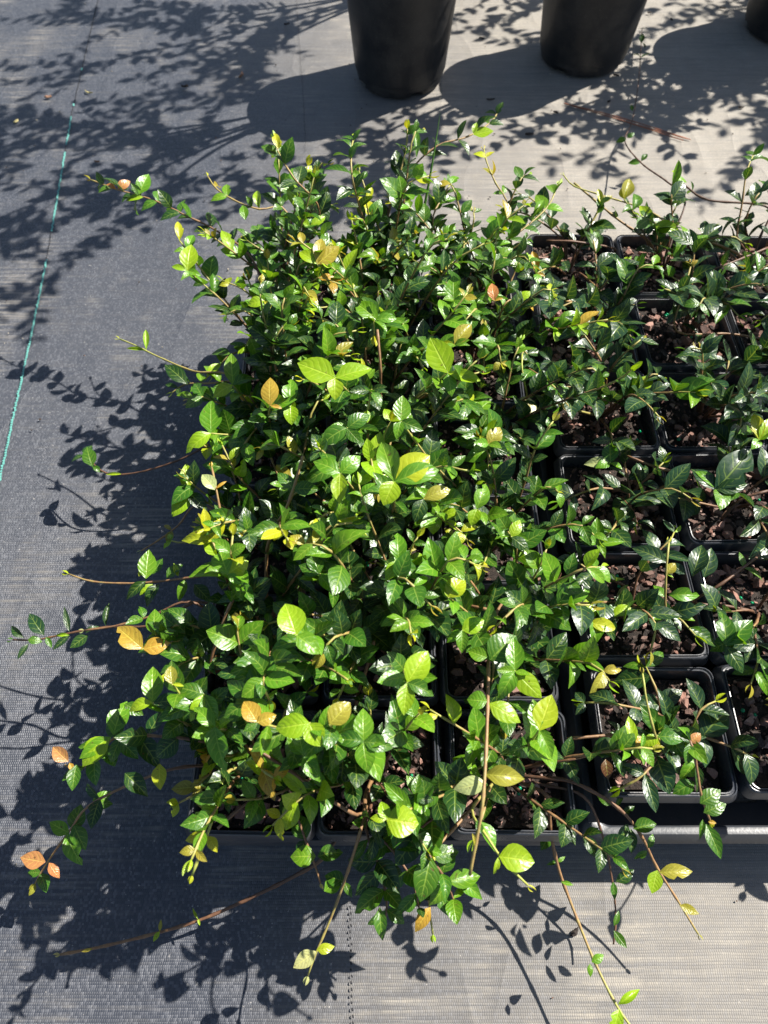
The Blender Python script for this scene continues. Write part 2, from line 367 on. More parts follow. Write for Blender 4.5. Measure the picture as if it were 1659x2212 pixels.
OVATE = [leaf_mesh(k, .72, 1.0, wr, fo, dr, tw) for k, (wr, fo, dr, tw) in enumerate([(.55, .30, .22, .1), (.60, .20, .30, -.15), (.50, .42, .12, .2), (.62, .12, .34, 0), (.56, .55, .2, -.2), (.58, -.10, .30, .15)])]
OVATE += [leaf_mesh(60, .72, 1.0, .56, .28, .25, .15, (4, 1, .55)), leaf_mesh(61, .68, .92, .52, .36, .42, -.2, (6, -1, .3)), leaf_mesh(62, .78, 1.1, .50, .6, .5, .3), leaf_mesh(63, .72, 1.0, .60, .15, .05, .1)]
NARROW = [leaf_mesh(20 + k, .75, .80, wr, fo, dr, tw) for k, (wr, fo, dr, tw) in enumerate([(.38, .4, .2, .1), (.44, .3, .28, -.1), (.34, .7, .1, .2)])]
ROUND = [leaf_mesh(40 + k, .58, .82, wr, fo, dr, tw) for k, (wr, fo, dr, tw) in enumerate([(.72, .26, .24, .1), (.68, .34, .20, -.1), (.76, .18, .30, .1)])]
COL = {'D': (.0185, .062, .012), 'B': (.018, .056, .022), 'M': (.047, .140, .010), 'G': (.105, .250, .010), 'Y': (.25, .40, .010), 'L': (.38, .42, .014), 'N': (.11, .045, .02), 'O': (.44, .27, .035), 'R': (.50, .20, .075), 'P': (.46, .46, .20), 'K': (.30, .26, .03)}
def lerpc(a, b, t): return tuple(x + (y - x) * t for x, y in zip(a, b))
def jit(c, s=.16):
    g = 1 + U(-s, s); return (max(0, c[0] * g * (1 + U(-.12, .12))), max(0, c[1] * g), max(0, c[2] * g), 1)
def put_leaf(parent, base, p, axis, normal, L, col, meshes=OVATE, wscale=1.0):
    a = axis.normalized(); n = (normal - a * normal.dot(a))
    if n.length < .05: n = a.orthogonal()
    n.normalize(); s = a.cross(n)
    o = link('leaf', random.choice(meshes), parent); q = p - base
    o.matrix_basis = Matrix(((s.x * L * wscale, a.x * L, n.x * L, q.x), (s.y * L * wscale, a.y * L, n.y * L, q.y), (s.z * L * wscale, a.z * L, n.z * L, q.z), (0, 0, 0, 1)))
    o.color = col; return o
def smooth(pts, step=.006):
    P = [2 * pts[0] - pts[1]] + list(pts) + [2 * pts[-1] - pts[-2]]; out = []
    for i in range(1, len(P) - 2):
        p0, p1, p2, p3 = P[i - 1:i + 3]; n = max(1, int((p2 - p1).length / step))
        for k in range(n):
            t = k / n; out.append(.5 * (2 * p1 + (p2 - p0) * t + (2 * p0 - 5 * p1 + 4 * p2 - p3) * t * t + (3 * p1 - p0 - 3 * p2 + p3) * t ** 3))
    out.append(Vector(pts[-1])); return out
def tube(name, parent, base, pts, r0, r1, age0, age1, sides=5, cap=True):
    v, f, ag = [], [], []; n = len(pts); nrm = (pts[1] - pts[0]).orthogonal().normalized()
    for i, p in enumerate(pts):
        d = (pts[min(i + 1, n - 1)] - pts[max(i - 1, 0)]).normalized(); nrm = (nrm - d * nrm.dot(d)).normalized(); b = d.cross(nrm); t = i / (n - 1); r = (r0 + (r1 - r0) * t) * (1.32 if i % 4 == 2 and 0 < i < n - 1 else 1.0)
        for k in range(sides):
            a = 2 * math.pi * k / sides; v.append(p + (nrm * math.cos(a) + b * math.sin(a)) * r - base); ag.append(age0 + (age1 - age0) * t)
    for i in range(n - 1):
        for k in range(sides): f.append((i * sides + k, i * sides + (k + 1) % sides, (i + 1) * sides + (k + 1) % sides, (i + 1) * sides + k))
    f.append(tuple(range((n - 1) * sides, n * sides)))
    m = mesh(name, v, f, M_STEM); at_ = m.attributes.new('age', 'FLOAT', 'POINT'); at_.data.foreach_set('value', ag)
    return link(name, m, parent)

def shoot(plant, pts, L=.022, inter=.014, start=.35, cols=('D', 'M', 'G'), tipcol='Y', r0=.0013, r1=.0007, age=(0.05, .9), bare=.0, jl=.25, nrm_up=1.0, tip=True, meshes=None, small_tip=.45):
    base = plant.location; P = smooth(pts); st = tube('stem', plant, base, P, r0, r1, *age)
    D = [0]
    for a, b in zip(P, P[1:]): D.append(D[-1] + (b - a).length)
    tot = D[-1]; d = tot * start; side = None; flip = random.random() < .5
    while d < tot - .004:
        i = next(k for k in range(len(D)) if D[k] >= d); t = d / tot
        dr = (P[min(i + 1, len(P) - 1)] - P[max(i - 1, 0)]).normalized()
        h = dr.cross(V(0, 0, 1));
        if h.length < .15: h = V(math.cos(d * 400), math.sin(d * 400), 0)
        h.normalize(); vv = h.cross(dr).normalized(); flip = not flip
        s0 = h if flip else (vv * .8 + h * U(-.6, .6)).normalized()
        if random.random() > bare:
            for sg in (1, -1):
                if random.random() < .06: continue
                s = s0 * sg
                if s.z < -.5: s = (s + V(0, 0, .8)).normalized() + h * U(-.6, .6)
                ax = (s * U(.75, 1.1) + dr * U(.35, .8) + V(0, 0, U(-.12, .25))).normalized()
                nm = V(U(-.55, .55), U(-.55, .55), nrm_up) + SUN * .35 + dr * U(-.2, .3)
                tt = (t - start) / (1 - start); c = cols[min(len(cols) - 1, int(max(0, tt + U(-.22, .12)) * len(cols)))]
                size = L * U(1 - jl, 1 + jl) * (1 - (1 - small_tip) * max(0, tt - .7) / .3)
                ms = meshes or (ROUND if random.random() < .10 else NARROW if random.random() < .18 else OVATE)
                put_leaf(st, base, P[i], ax, nm, size, jit(COL[c]), ms)
        d += inter * U(.75, 1.3)
    if tip:
        dr = (P[-1] - P[-3]).normalized(); o_ = dr.orthogonal().normalized()
        for sg in (1, -1):
            put_leaf(st, base, P[-1], dr + o_ * (.28 * sg), o_ * sg, L * U(.32, .5), jit(COL[tipcol]), NARROW, 1.1)
    return st, P

# one plant for each pot
plants = {}
for (tr_, r_, c_), c in pots.items():
    word, cols = (('crowded', CA), ('sparse', CB))[tr_]
    base = c + V(U(-.006, .006), U(-.006, .006), SOIL_Z)
    p = empty('jasmine_plant', base)
    tag(p, f'{"bushy" if tr_ == 0 else "thin"} jasmine in {word} tray, {cols[c_]} column, {ORD[5 - r_]} from the big buckets', 'plant', f'jasmine plants in the {word} tray')
    plants[(tr_, r_, c_)] = p
def grow_crowded(key):
    tr_, r_, c_ = key; p = plants[key]; b = Vector(p.location); n = 14
    n = {0: 6, 1: 12}.get(r_, n)
    if (r_, c_) == (0, 1): n = 5
    if (r_, c_) in ((2, 2), (1, 2), (3, 2)): n = 9
    for k in range(n):
        th = 6.283 * (k + U(0, .8)) / n; rad = U(.012, .075); h = U(.07, .165) + (.015 if r_ == 4 else 0)
        if c_ == 0 and math.cos(th) < -.3: h *= .62; rad *= .8
        if r_ == 0: h *= .75
        if c_ == 2: h *= .80; rad *= 1.25 if math.cos(th) > .2 else 1
        if r_ == 0 and math.sin(th) < -.4: rad *= .95
        out = V(math.cos(th), math.sin(th), 0); s = b + out * .004
        p1 = b + out * rad * .35 + V(U(-.01, .01), U(-.01, .01), h * .5); p2 = b + out * rad + V(U(-.008, .008), U(-.008, .008), h)
        e = p2 + out * U(.008, .03) + V(0, 0, U(-.015, .022))
        young = random.random()
        cs = ('D', 'D', 'D', 'M') if young < .28 else ('D', 'D', 'M', 'M', 'G') if young < .55 else ('D', 'D', 'M', 'G', random.choice('YLK')) if young < .85 else ('D', 'M', 'G', 'Y', random.choice('LKO'))
        shoot(p, [s, p1, p2, e], L=U(.0175, .0240), inter=U(.0105, .0145), start=U(.25, .4), cols=cs, tipcol=random.choice('YYLLKK'), small_tip=.35)
def grow_sparse(key):
    tr_, r_, c_ = key; p = plants[key]; b = Vector(p.location); n = 5 if r_ < 3 else 5 if r_ == 5 else 8
    for k in range(n):
        th = 6.283 * (k + U(0, .9)) / n; rad = U(.015, .060); h = U(.025, .075) + (.025 if r_ in (3, 4) else -.005)
        out = V(math.cos(th), math.sin(th), 0); s = b + out * .004
        p1 = b + out * rad * .4 + V(U(-.008, .008), U(-.008, .008), h * .62); p2 = b + out * rad + V(0, 0, h); e = p2 + out * U(.006, .025) + V(0, 0, U(-.012, .012))
        if c_ == 0 and math.cos(th) < -.2: p2.x -= .018; e.x -= .03
        young = random.random()
        shoot(p, [s, p1, p2, e], L=U(.021, .028), inter=U(.013, .018), start=U(.3, .5), cols=('B', 'B', 'B') if young < .5 else ('B', 'B', 'D', 'M') if young < .8 else ('B', 'D', 'M', 'G'), tipcol=random.choice('MGYKL'))
for key in plants: (grow_crowded if key[0] == 0 else grow_sparse)(key)

# ---------------------------------------------------------------- single shoots and large leaves the photograph shows
def px_shoot(key, pts, frombase=True, **k):
    "pts run from the tip inwards: (x, y, z)"
    p = plants[key]; P = [at(*q) for q in reversed(pts)]
    if frombase:
        b = Vector(p.location); m = (b + P[0]) / 2; m.z = max(m.z, .6 * P[0].z + .4 * b.z) ; P = [b, m] + P
    return shoot(p, P, **k), p
def px_leaf(st, p, base_px, tip_px, z, col, wr=None, tilt=.45, dz=0.0, kind=None):
    b = at(*base_px, z); n0 = (V(0, 0, 1) * .55 + (EYE - b).normalized() * .45).normalized()
    d = at(*tip_px, 0) - EYE; t0 = EYE + d * ((b - EYE).dot(n0) / d.dot(n0)); a = t0 - b; L = a.length
    n = n0 + V(U(-.2, .2), U(-.2, .2), 0)
    ms = ROUND if kind == 'r' else NARROW if kind == 'n' else OVATE
    put_leaf(st, Vector(p.location), b, a, n, L * .97, jit(COL[col], .07), ms, wr or 1.0)
def px_group(key, node, leaves, stemcol=(.2, .95), below=3, L=.022):
    "a shoot rising to a node that carries the listed leaves: (dx_tip, dy_tip, colour, kind, width)"
    x, y, z = node; p = plants[key]; b = Vector(p.location); n = at(x, y, z); m = b.lerp(n, .55) + V(U(-.006, .006), U(-.006, .006), .012)
    st, P = shoot(p, [b, m, n], L=L, inter=.016, start=.5, cols=('D', 'M', 'G'), age=stemcol, tip=False)
    for q in leaves:
        dx, dy, c = q[:3]; kind = q[3] if len(q) > 3 else None; wr = q[4] if len(q) > 4 else 1.0
        px_leaf(st, p, (x, y), (x + dx, y + dy), z, c, wr, kind=kind)
    return st, p
T = lambda r, c: (0, r, c)
S = lambda r, c: (1, r, c)
# runners at the back
(st, _), p = px_shoot(T(4, 0), [(195, 388, .18), (255, 410, .18), (330, 432, .18), (400, 465, .18), (470, 500, .17), (545, 560, .16)], L=.020, inter=.016, start=.45, cols=('D', 'M', 'M', 'D'), bare=.0, age=(.1, .75), tipcol='K')
px_leaf(st, p, (250, 408), (228, 396), .182, 'R'); px_leaf(st, p, (255, 408), (282, 388), .182, 'R'); px_leaf(st, p, (300, 420), (322, 372), .183, 'G'); px_leaf(st, p, (310, 426), (270, 432), .18, 'Y', .7)
(st, _), p = px_shoot(T(4, 0), [(448, 380, .20), (470, 410, .20), (515, 437, .195), (560, 452, .19), (620, 460, .18)], L=.015, inter=.03, start=.62, cols=('M', 'G', 'K'), age=(.3, .8), tipcol='L')
px_leaf(st, p, (560, 450), (553, 405), .195, 'Y', .8); px_leaf(st, p, (530, 475), (524, 440), .19, 'G')
(st, _), p = px_shoot(T(5, 0), [(592, 300, .265), (602, 330, .26), (635, 385, .25), (690, 455, .22)], L=.019, inter=.015, start=.5, cols=('D', 'D', 'M'), age=(.1, .8))
px_leaf(st, p, (602, 322), (592, 282), .265, 'L', .8); px_leaf(st, p, (602, 322), (606, 300), .265, 'L')
px_shoot(T(5, 1), [(765, 295, .26), (758, 330, .26), (762, 390, .25), (775, 440, .22)], L=.020, inter=.013, start=.45, cols=('D', 'M', 'M'))
(st, _), p = px_shoot(T(5, 1), [(1083, 224, .20), (1062, 262, .20), (1010, 295, .20), (945, 315, .20), (890, 365, .19), (840, 450, .18)], L=.021, inter=.017, start=.42, cols=('D', 'D', 'M', 'D'), bare=.1, age=(.15, .8), tip=False)
px_leaf(st, p, (1022, 290), (1068, 282), .205, 'Y'); px_leaf(st, p, (1022, 288), (1030, 262), .205, 'Y', .8); px_leaf(st, p, (900, 340), (897, 268), .20, 'M', .5, kind='n')
px_shoot(T(5, 2), [(1045, 322, .19), (1052, 352, .19), (1070, 395, .18), (1095, 450, .16)], L=.015, inter=.02, start=.55, cols=('G', 'K', 'L'), age=(.3, .9), tipcol='K')
px_shoot(T(5, 2), [(975, 395, .18), (960, 420, .18), (935, 480, .17)], L=.020, inter=.014, start=.4, cols=('D', 'M'))
(st, _), p = px_shoot(T(5, 2), [(1205, 400, .17), (1180, 450, .165), (1110, 510, .16), (1020, 570, .15)], L=.022, inter=.022, start=.55, cols=('M', 'G'), age=(.3, .9))
px_leaf(st, p, (1152, 470), (1178, 425), .168, 'G', .7)
px_shoot(S(5, 2), [(1217, 378, .13), (1240, 402, .13), (1300, 422, .13), (1400, 455, .125), (1470, 500, .12), (1580, 540, .11)], L=.012, inter=.05, start=.45, cols=('D', 'M'), bare=.35, age=(.55, .95), tipcol='L')
(st, _), p = px_shoot(S(5, 1), [(1387, 60, .012), (1380, 170, .014), (1366, 260, .016), (1350, 305, .02), (1385, 352, .05), (1440, 392, .10), (1480, 430, .12)], L=.020, inter=.05, start=.4, cols=('B', 'D'), bare=.6, age=(.05, .3), r0=.0011, tip=False)
for a, b_ in (((1366, 240), (1362, 225)), ((1353, 300), (1330, 306)), ((1355, 298), (1372, 285)), ((1385, 350), (1356, 352)), ((1385, 348), (1400, 330))): px_leaf(st, p, a, b_, .03, 'M')
px_shoot(S(5, 2), [(1627, 335, .19), (1612, 375, .19), (1603, 440, .17), (1592, 510, .14)], L=.020, inter=.02, start=.5, cols=('B', 'D', 'M'), age=(.1, .9), tipcol='Y')
px_shoot(S(5, 2), [(1659, 400, .16), (1630, 430, .16), (1610, 480, .13)], L=.022, inter=.014, start=.3, cols=('B', 'B', 'M'))
px_shoot(S(5, 1), [(1458, 375, .17), (1450, 420, .17), (1452, 480, .14)], L=.021, inter=.013, start=.4, cols=('B', 'B', 'G'), tipcol='Y')
px_group(S(5, 1), (1408, 488, .14), [(-25, -48, 'Y', 'n', 1.2), (62, 8, 'Y', 'n', 1.1), (-10, 20, 'D')])
px_group(S(5, 1), (1348, 430, .15), [(14, -48, 'K'), (-6, -26, 'L')])
px_group(S(5, 0), (1298, 440, .15), [(-6, -34, 'L', 'n'), (26, -20, 'K')])
px_shoot(S(4, 2), [(1494, 568, .15), (1478, 630, .15), (1462, 715, .12)], L=.018, inter=.03, start=.5, cols=('B', 'D', 'K'), age=(.3, .8), tipcol='O')
px_group(S(5, 0), (1160, 590, .14), [(-10, -50, 'O', 'n'), (18, 6, 'O', 'n')])
px_group(T(5, 2), (1068, 650, .20), [(-6, -42, 'R', None, .9), (20, -6, 'O', 'n')])
px_group(T(5, 2), (980, 648, .21), [(0, -58, 'G'), (-22, 30, 'M'), (60, -2, 'G', 'n')])
px_group(S(4, 0), (1188, 655, .14), [(-20, -42, 'Y', 'n'), (2, -48, 'L')])
# side towards the stitched line
(st, _), p = px_shoot(T(3, 0), [(258, 732, .14), (290, 745, .14), (345, 772, .14), (420, 802, .145), (500, 812, .15)], L=.014, inter=.06, start=.6, cols=('M', 'Y'), bare=.7, age=(.5, .95), tipcol='L')
px_leaf(st, p, (316, 755), (315, 710), .145, 'Y', .8, kind='n'); px_leaf(st, p, (316, 757), (272, 752), .14, 'Y', .5, kind='n'); px_leaf(st, p, (405, 830), (352, 782), .145, 'D', .75)
px_shoot(T(3, 0), [(372, 848, .13), (400, 830, .13), (450, 828, .135), (520, 830, .14)], L=.017, inter=.013, start=.5, cols=('M', 'G', 'D'), age=(.3, .8))
px_group(T(3, 0), (456, 936, .17), [(0, -75, 'G', None, 1.05), (-58, 40, 'Y')])
px_group(T(3, 0), (503, 832, .18), [(-4, -74, 'G', None, .8), (-46, 25, 'Y'), (50, -20, 'M')])
(st, _), p = px_shoot(T(3, 0), [(184, 985, .06), (230, 1022, .06), (300, 1020, .065), (390, 992, .075), (480, 950, .09)], L=.014, inter=.2, start=.98, tip=False, age=(.05, .35), r0=.0012)
px_leaf(st, p, (200, 1008), (186, 962), .065, 'M'); px_leaf(st, p, (200, 1008), (222, 1020), .062, 'M'); px_leaf(st, p, (265, 1024), (226, 1024), .062, 'Y', .5, kind='n')
(st, _), p = px_shoot(T(2, 0), [(457, 1008, .19), (466, 1050, .19), (475, 1100, .18), (490, 1168, .16)], L=.012, inter=.2, start=.98, age=(.4, .7), tipcol='O')
px_leaf(st, p, (464, 1058), (436, 1022), .19, 'P', .9, kind='r'); px_leaf(st, p, (466, 1056), (490, 1038), .19, 'O', .5, kind='n'); px_leaf(st, p, (484, 1130), (450, 1112), .175, 'Y')
px_group(T(2, 0), (408, 1064, .15), [(-6, -66, 'Y'), (-38, 52, 'Y'), (40, 40, 'D')])
px_shoot(T(2, 0), [(305, 1190, .045), (345, 1165, .05), (385, 1135, .06), (430, 1090, .08)], L=.012, inter=.07, start=.75, cols=('K',), bare=.3, age=(.3, .62), tipcol='P')
px_shoot(T(2, 0), [(370, 1168, .06), (400, 1172, .06), (440, 1150, .07), (470, 1120, .09)], L=.014, inter=.04, start=.6, cols=('G', 'Y'), bare=.3, age=(.4, .9), tipcol='Y')
(st, _), p = px_shoot(T(1, 0), [(148, 1240, .12), (200, 1256, .12), (280, 1260, .125), (350, 1255, .13), (430, 1245, .14), (520, 1235, .15)], L=.014, inter=.07, start=.8, cols=('K', 'L'), bare=.5, age=(.2, .7), tipcol='L')
for q in [((315, 1250), (322, 1185), 'G', 1), ((315, 1255), (270, 1295), 'D', .8), ((330, 1262), (300, 1285), 'Y', .8), ((345, 1262), (312, 1310), 'D', .9), ((385, 1245), (375, 1215), 'Y', .8), ((400, 1250), (385, 1300), 'G', .7), ((360, 1250), (395, 1215), 'M', 1), ((420, 1262), (455, 1300), 'D', 1), ((330, 1240), (352, 1205), 'M', 1), ((300, 1245), (310, 1228), 'L', 1)]: px_leaf(st, p, q[0], q[1], .13, q[2], q[3])
(st, _), p = px_shoot(T(1, 0), [(28, 1382, .085), (80, 1382, .09), (150, 1368, .10), (230, 1355, .11), (330, 1350, .125), (430, 1300, .14)], L=.016, inter=.2, start=.99, age=(.1, .45), tipcol='M', r0=.0014)
for q in [((52, 1378), (20, 1350), 'D', .8), ((95, 1372), (60, 1322), 'B', .8), ((60, 1382), (92, 1385), 'M', 1.1), ((62, 1390), (36, 1425), 'B', .6), ((100, 1376), (112, 1400), 'M', .9), ((150, 1365), (138, 1308), 'B', .4), ((150, 1372), (112, 1405), 'B', .6), ((190, 1372), (150, 1400), 'D', 1), ((185, 1368), (215, 1350), 'B', .8), ((228, 1352), (235, 1300), 'B', .45), ((150, 1372), (118, 1372), 'Y', .6)]: px_leaf(st, p, q[0], q[1], .10, q[2], q[3])
px_shoot(T(1, 0), [(182, 1362, .13), (250, 1352, .135), (330, 1330, .14), (410, 1300, .15)], L=.014, inter=.09, start=.7, cols=('M', 'K'), bare=.2, age=(.15, .5), tipcol='P')
px_group(T(1, 0), (309, 1402, .18), [(-60, -52, 'O', None, 1.15), (60, -14, 'O', None, 1.2)])
px_group(T(1, 0), (335, 1372, .17), [(-2, -60, 'G', None, 1.1), (48, -10, 'M'), (20, 40, 'M'), (-20, 44, 'M')])
px_group(T(0, 0), (372, 1478, .21), [(-4, -42, 'K', 'r', 1.0), (26, 4, 'L', 'n')])
px_group(T(0, 0), (330, 1518, .19), [(0, -82, 'G', None, 1.05), (-56, 16, 'Y'), (78, -8, 'D', None, .8)])
px_group(T(0, 0), (440, 1500, .20), [(-60, -18, 'M'), (30, 60, 'G'), (-30, 60, 'Y', None, .9)])
# low branch and its leaves over the cloth in front
(st, _), p = px_shoot(T(0, 0), [(140, 1652, .12), (175, 1662, .12), (225, 1612, .14), (265, 1588, .15), (340, 1590, .16), (430, 1600, .16)], L=.020, inter=.018, start=.3, cols=('D', 'D', 'M', 'M'), age=(.15, .7), tip=False)
for q in [((148, 1645), (112, 1612), 'R', 1.1), ((150, 1648), (160, 1668), 'O', 1), ((236, 1592), (172, 1655), 'Y', 1.1), ((245, 1588), (272, 1510), 'G', 1.15), ((240, 1592), (168, 1640), 'G', .8), ((165, 1652), (155, 1710), 'M', 1.1), ((300, 1590), (345, 1660), 'D', .9), ((260, 1600), (300, 1640), 'M', 1), ((345, 1650), (345, 1708), 'L', 1.1), ((270, 1670), (320, 1720), 'D', 1.1), ((270, 1520), (310, 1545), 'M', 1.0)]: px_leaf(st, p, q[0], q[1], .15, q[2], q[3])
(st, _), p = px_shoot(T(0, 0), [(76, 1908, .05), (104, 1860, .055), (150, 1795, .07), (190, 1742, .085), (280, 1695, .10), (380, 1660, .12)], L=.020, inter=.016, start=.55, cols=('D', 'M', 'M', 'M'), bare=.35, age=(.2, .7), tipcol='K')
for q in [((98, 1862), (42, 1852), 'R', 1.15), ((106, 1864), (128, 1898), 'R', .9), ((145, 1800), (175, 1872), 'G', .95), ((150, 1800), (105, 1775), 'G', 1.0), ((158, 1795), (175, 1735), 'M', 1.1), ((195, 1740), (245, 1735), 'M', 1.1), ((200, 1730), (245, 1710), 'G', .9)]: px_leaf(st, p, q[0], q[1], .07, q[2], q[3])
(st, _), p = px_shoot(T(0, 1), [(130, 2062, .022), (215, 2046, .020), (330, 2018, .022), (430, 1988, .025), (530, 1945, .030), (640, 1890, .045), (700, 1850, .07)], L=.012, inter=.2, start=.99, age=(.05, .55), r0=.0016, r1=.001, tipcol='P')
for q in [((345, 2012), (330, 2035), 'Y', .9), ((345, 2012), (348, 1985), 'K', .6), ((428, 1985), (415, 1960), 'Y', .5), ((428, 1985), (432, 2000), 'Y', .7), ((200, 2050), (175, 2056), 'K', .5)]: px_leaf(st, p, q[0], q[1], .028, q[2], q[3])
(st, _), p = px_shoot(T(0, 0), [(415, 1890, .14), (432, 1845, .145), (452, 1790, .15), (470, 1730, .15), (490, 1670, .14)], L=.012, inter=.2, start=.99, age=(.75, 1), r1=.0009, tipcol='L')
for q in [((445, 1806), (398, 1815), 'L', 1.0), ((450, 1806), (470, 1842), 'L', 1.0), ((472, 1690), (440, 1740), 'M', 1.0)]: px_leaf(st, p, q[0], q[1], .15, q[2], q[3])
px_shoot(T(0, 0), [(385, 1735, .12), (415, 1720, .12), (440, 1680, .12)], L=.015, inter=.012, start=.6, cols=('K', 'L'), age=(.5, .8))
(st, _), p = px_shoot(T(0, 1), [(665, 2108, .065), (682, 2060, .07), (716, 1980, .08), (752, 1880, .10), (780, 1790, .12)], L=.014, inter=.2, start=.99, age=(.4, .85), r0=.0014, tipcol='P')
for q in [((682, 2055), (632, 2092), 'P', 1.2), ((684, 2052), (724, 2045), 'L', .9), ((745, 1905), (700, 1890), 'M', 1.2), ((745, 1905), (760, 1940), 'M', .8), ((758, 1870), (800, 1850), 'M', 1), ((700, 1925), (742, 1895), 'G', 1.2)]: px_leaf(st, p, q[0], q[1], .09, q[2], q[3])
(st, _), p = px_shoot(T(0, 1), [(692, 1908, .085), (684, 1880, .09), (665, 1830, .10), (640, 1760, .11), (610, 1700, .12)], L=.012, inter=.2, start=.99, age=(.1, .5), tipcol='P')
for q in [((682, 1850), (625, 1850), 'G', 1.3), ((686, 1850), (742, 1838), 'M', 1.2), ((660, 1815), (640, 1755), 'M', 1.2), ((662, 1815), (640, 1850), 'D', 1.2), ((640, 1760), (655, 1700), 'M', 1)]: px_leaf(st, p, q[0], q[1], .10, q[2], q[3])
px_shoot(T(0, 1), [(832, 1985, .085), (835, 1940, .09), (815, 1860, .10), (790, 1790, .11)], L=.023, inter=.012, start=.40, cols=('M', 'D', 'M', 'M'), age=(.1, .5), tip=False)
px_shoot(T(0, 1), [(905, 1960, .10), (890, 1900, .105), (850, 1840, .11), (800, 1780, .12)], L=.022, inter=.012, start=.40, cols=('D', 'M', 'D'), age=(.1, .5), tip=False)
px_shoot(T(0, 2), [(985, 1960, .10), (965, 1905, .11), (930, 1850, .12), (900, 1800, .12)], L=.023, inter=.013, start=.40, cols=('D', 'M', 'M', 'G'), age=(.1, .5), tip=False)
(st, _), p = px_shoot(T(0, 2), [(935, 2018, .085), (930, 1985, .09), (925, 1930, .10), (915, 1870, .11)], L=.014, inter=.2, start=.99, age=(.3, .9), tipcol='Y')
for q in [((930, 1960), (895, 2015), 'O', .8), ((820, 1960), (826, 2035), 'M', .9), ((985, 1890), (1045, 1945), 'G', .9), ((940, 1885), (975, 1935), 'G', 1), ((935, 1900), (975, 1985), 'M', .8)]: px_leaf(st, p, q[0], q[1], .10, q[2], q[3])
# the long brown shoot that crosses the pots in front
(st, _), p = px_shoot(T(1, 2), [(1015, 1890, .20), (1028, 1820, .21), (1042, 1740, .22), (1050, 1620, .22), (1055, 1470, .21), (1058, 1385, .20), (1080, 1310, .18), (1135, 1265, .155), (1210, 1238, .13)], frombase=True, L=.014, inter=.2, start=.99, age=(.15, .75), r0=.0013, r1=.0010, tip=False)
for q in [((1052, 1515), (1008, 1510), 'G', 1.3), ((1056, 1520), (1128, 1560), 'Y', 1.0), ((1050, 1690), (978, 1705), 'P', .95), ((1046, 1672), (1138, 1682), 'K', 1.0), ((1052, 1420), (1010, 1405), 'G', 1.1), ((1058, 1425), (1118, 1370), 'M', 1.1), ((1020, 1800), (1028, 1830), 'K', .6)]: px_leaf(st, p, q[0], q[1], .215, q[2], q[3], kind='r' if q[3] > 1.05 else None)
(st, _), p = px_shoot(T(0, 2), [(1140, 1912, .17), (1090, 1862, .175), (1055, 1812, .18), (1020, 1750, .16)], L=.012, inter=.2, start=.99, age=(.7, 1), tipcol='L')
for q in [((1078, 1850), (1158, 1862), 'Y', 1.1), ((1076, 1852), (1068, 1890), 'Y', .7), ((1040, 1800), (1030, 1770), 'M', 1)]: px_leaf(st, p, q[0], q[1], .18, q[2], q[3], kind='r' if q[3] > 1.05 else None)
# runners that hang over the front of the trays
(st, _), p = px_shoot(T(0, 2), [(1372, 2230, .045), (1332, 2172, .045), (1282, 2072, .045), (1235, 1955, .05), (1208, 1880, .06), (1190, 1800, .08), (1182, 1720, .10)], L=.012, inter=.2, start=.99, age=(.2, .95), r0=.0014, r1=.0009, tipcol='Y')
for q in [((1335, 2170), (1385, 2135), 'Y', .6), ((1338, 2180), (1322, 2240), 'Y', 1), ((1278, 2078), (1306, 2062), 'G', 1), ((1274, 2082), (1276, 2112), 'G', .9), ((1212, 1905), (1240, 1912), 'G', .7), ((1204, 1862), (1180, 1868), 'M', .7), ((1204, 1862), (1222, 1850), 'G', .7), ((1190, 1800), (1168, 1838), 'M', 1), ((1185, 1700), (1188, 1770), 'D', .6), ((1185, 1690), (1205, 1740), 'M', .8)]: px_leaf(st, p, q[0], q[1], .06, q[2], q[3])
(st, _), p = px_shoot(T(0, 2), [(1325, 2040, .03), (1330, 1980, .035), (1322, 1900, .05), (1300, 1800, .07), (1260, 1720, .09)], L=.012, inter=.2, start=.99, age=(.05, .35), r0=.0011, tip=False)
for q in [((1326, 2000), (1338, 1966), 'M', .7), ((1326, 2010), (1355, 2050), 'M', .8), ((1325, 1905), (1328, 1945), 'M', .7), ((1330, 1905), (1372, 1878), 'D', .9), ((1305, 1830), (1290, 1880), 'D', .8)]: px_leaf(st, p, q[0], q[1], .05, q[2], q[3])
(st, _), p = px_shoot(T(0, 2), [(1508, 2018, .05), (1468, 1952, .055), (1418, 1872, .065), (1385, 1805, .08), (1335, 1745, .09), (1240, 1690, .10)], L=.012, inter=.2, start=.99, age=(.05, .75), r0=.0016, tipcol='K')
for q in [((1420, 1880), (1408, 1932), 'Y', 1.1), ((1424, 1884), (1500, 1882), 'K', .8), ((1468, 1955), (1512, 1975), 'K', .8), ((1400, 1832), (1412, 1800), 'M', .8), ((1398, 1838), (1370, 1856), 'M', .8), ((1368, 1790), (1420, 1778), 'M', 1.1), ((1355, 1780), (1335, 1835), 'D', 1), ((1362, 1790), (1365, 1845), 'D', 1), ((1345, 1760), (1372, 1740), 'D', .8), ((1330, 1745), (1350, 1700), 'M', .4), ((1320, 1740), (1290, 1720), 'M', .8)]: px_leaf(st, p, q[0], q[1], .085, q[2], q[3])
(st, _), p = px_shoot(S(0, 0), [(1535, 1775, .115), (1515, 1720, .13), (1505, 1660, .14), (1490, 1600, .15)], L=.012, inter=.2, start=.99, age=(.1, .6), r0=.0016, tipcol='L')
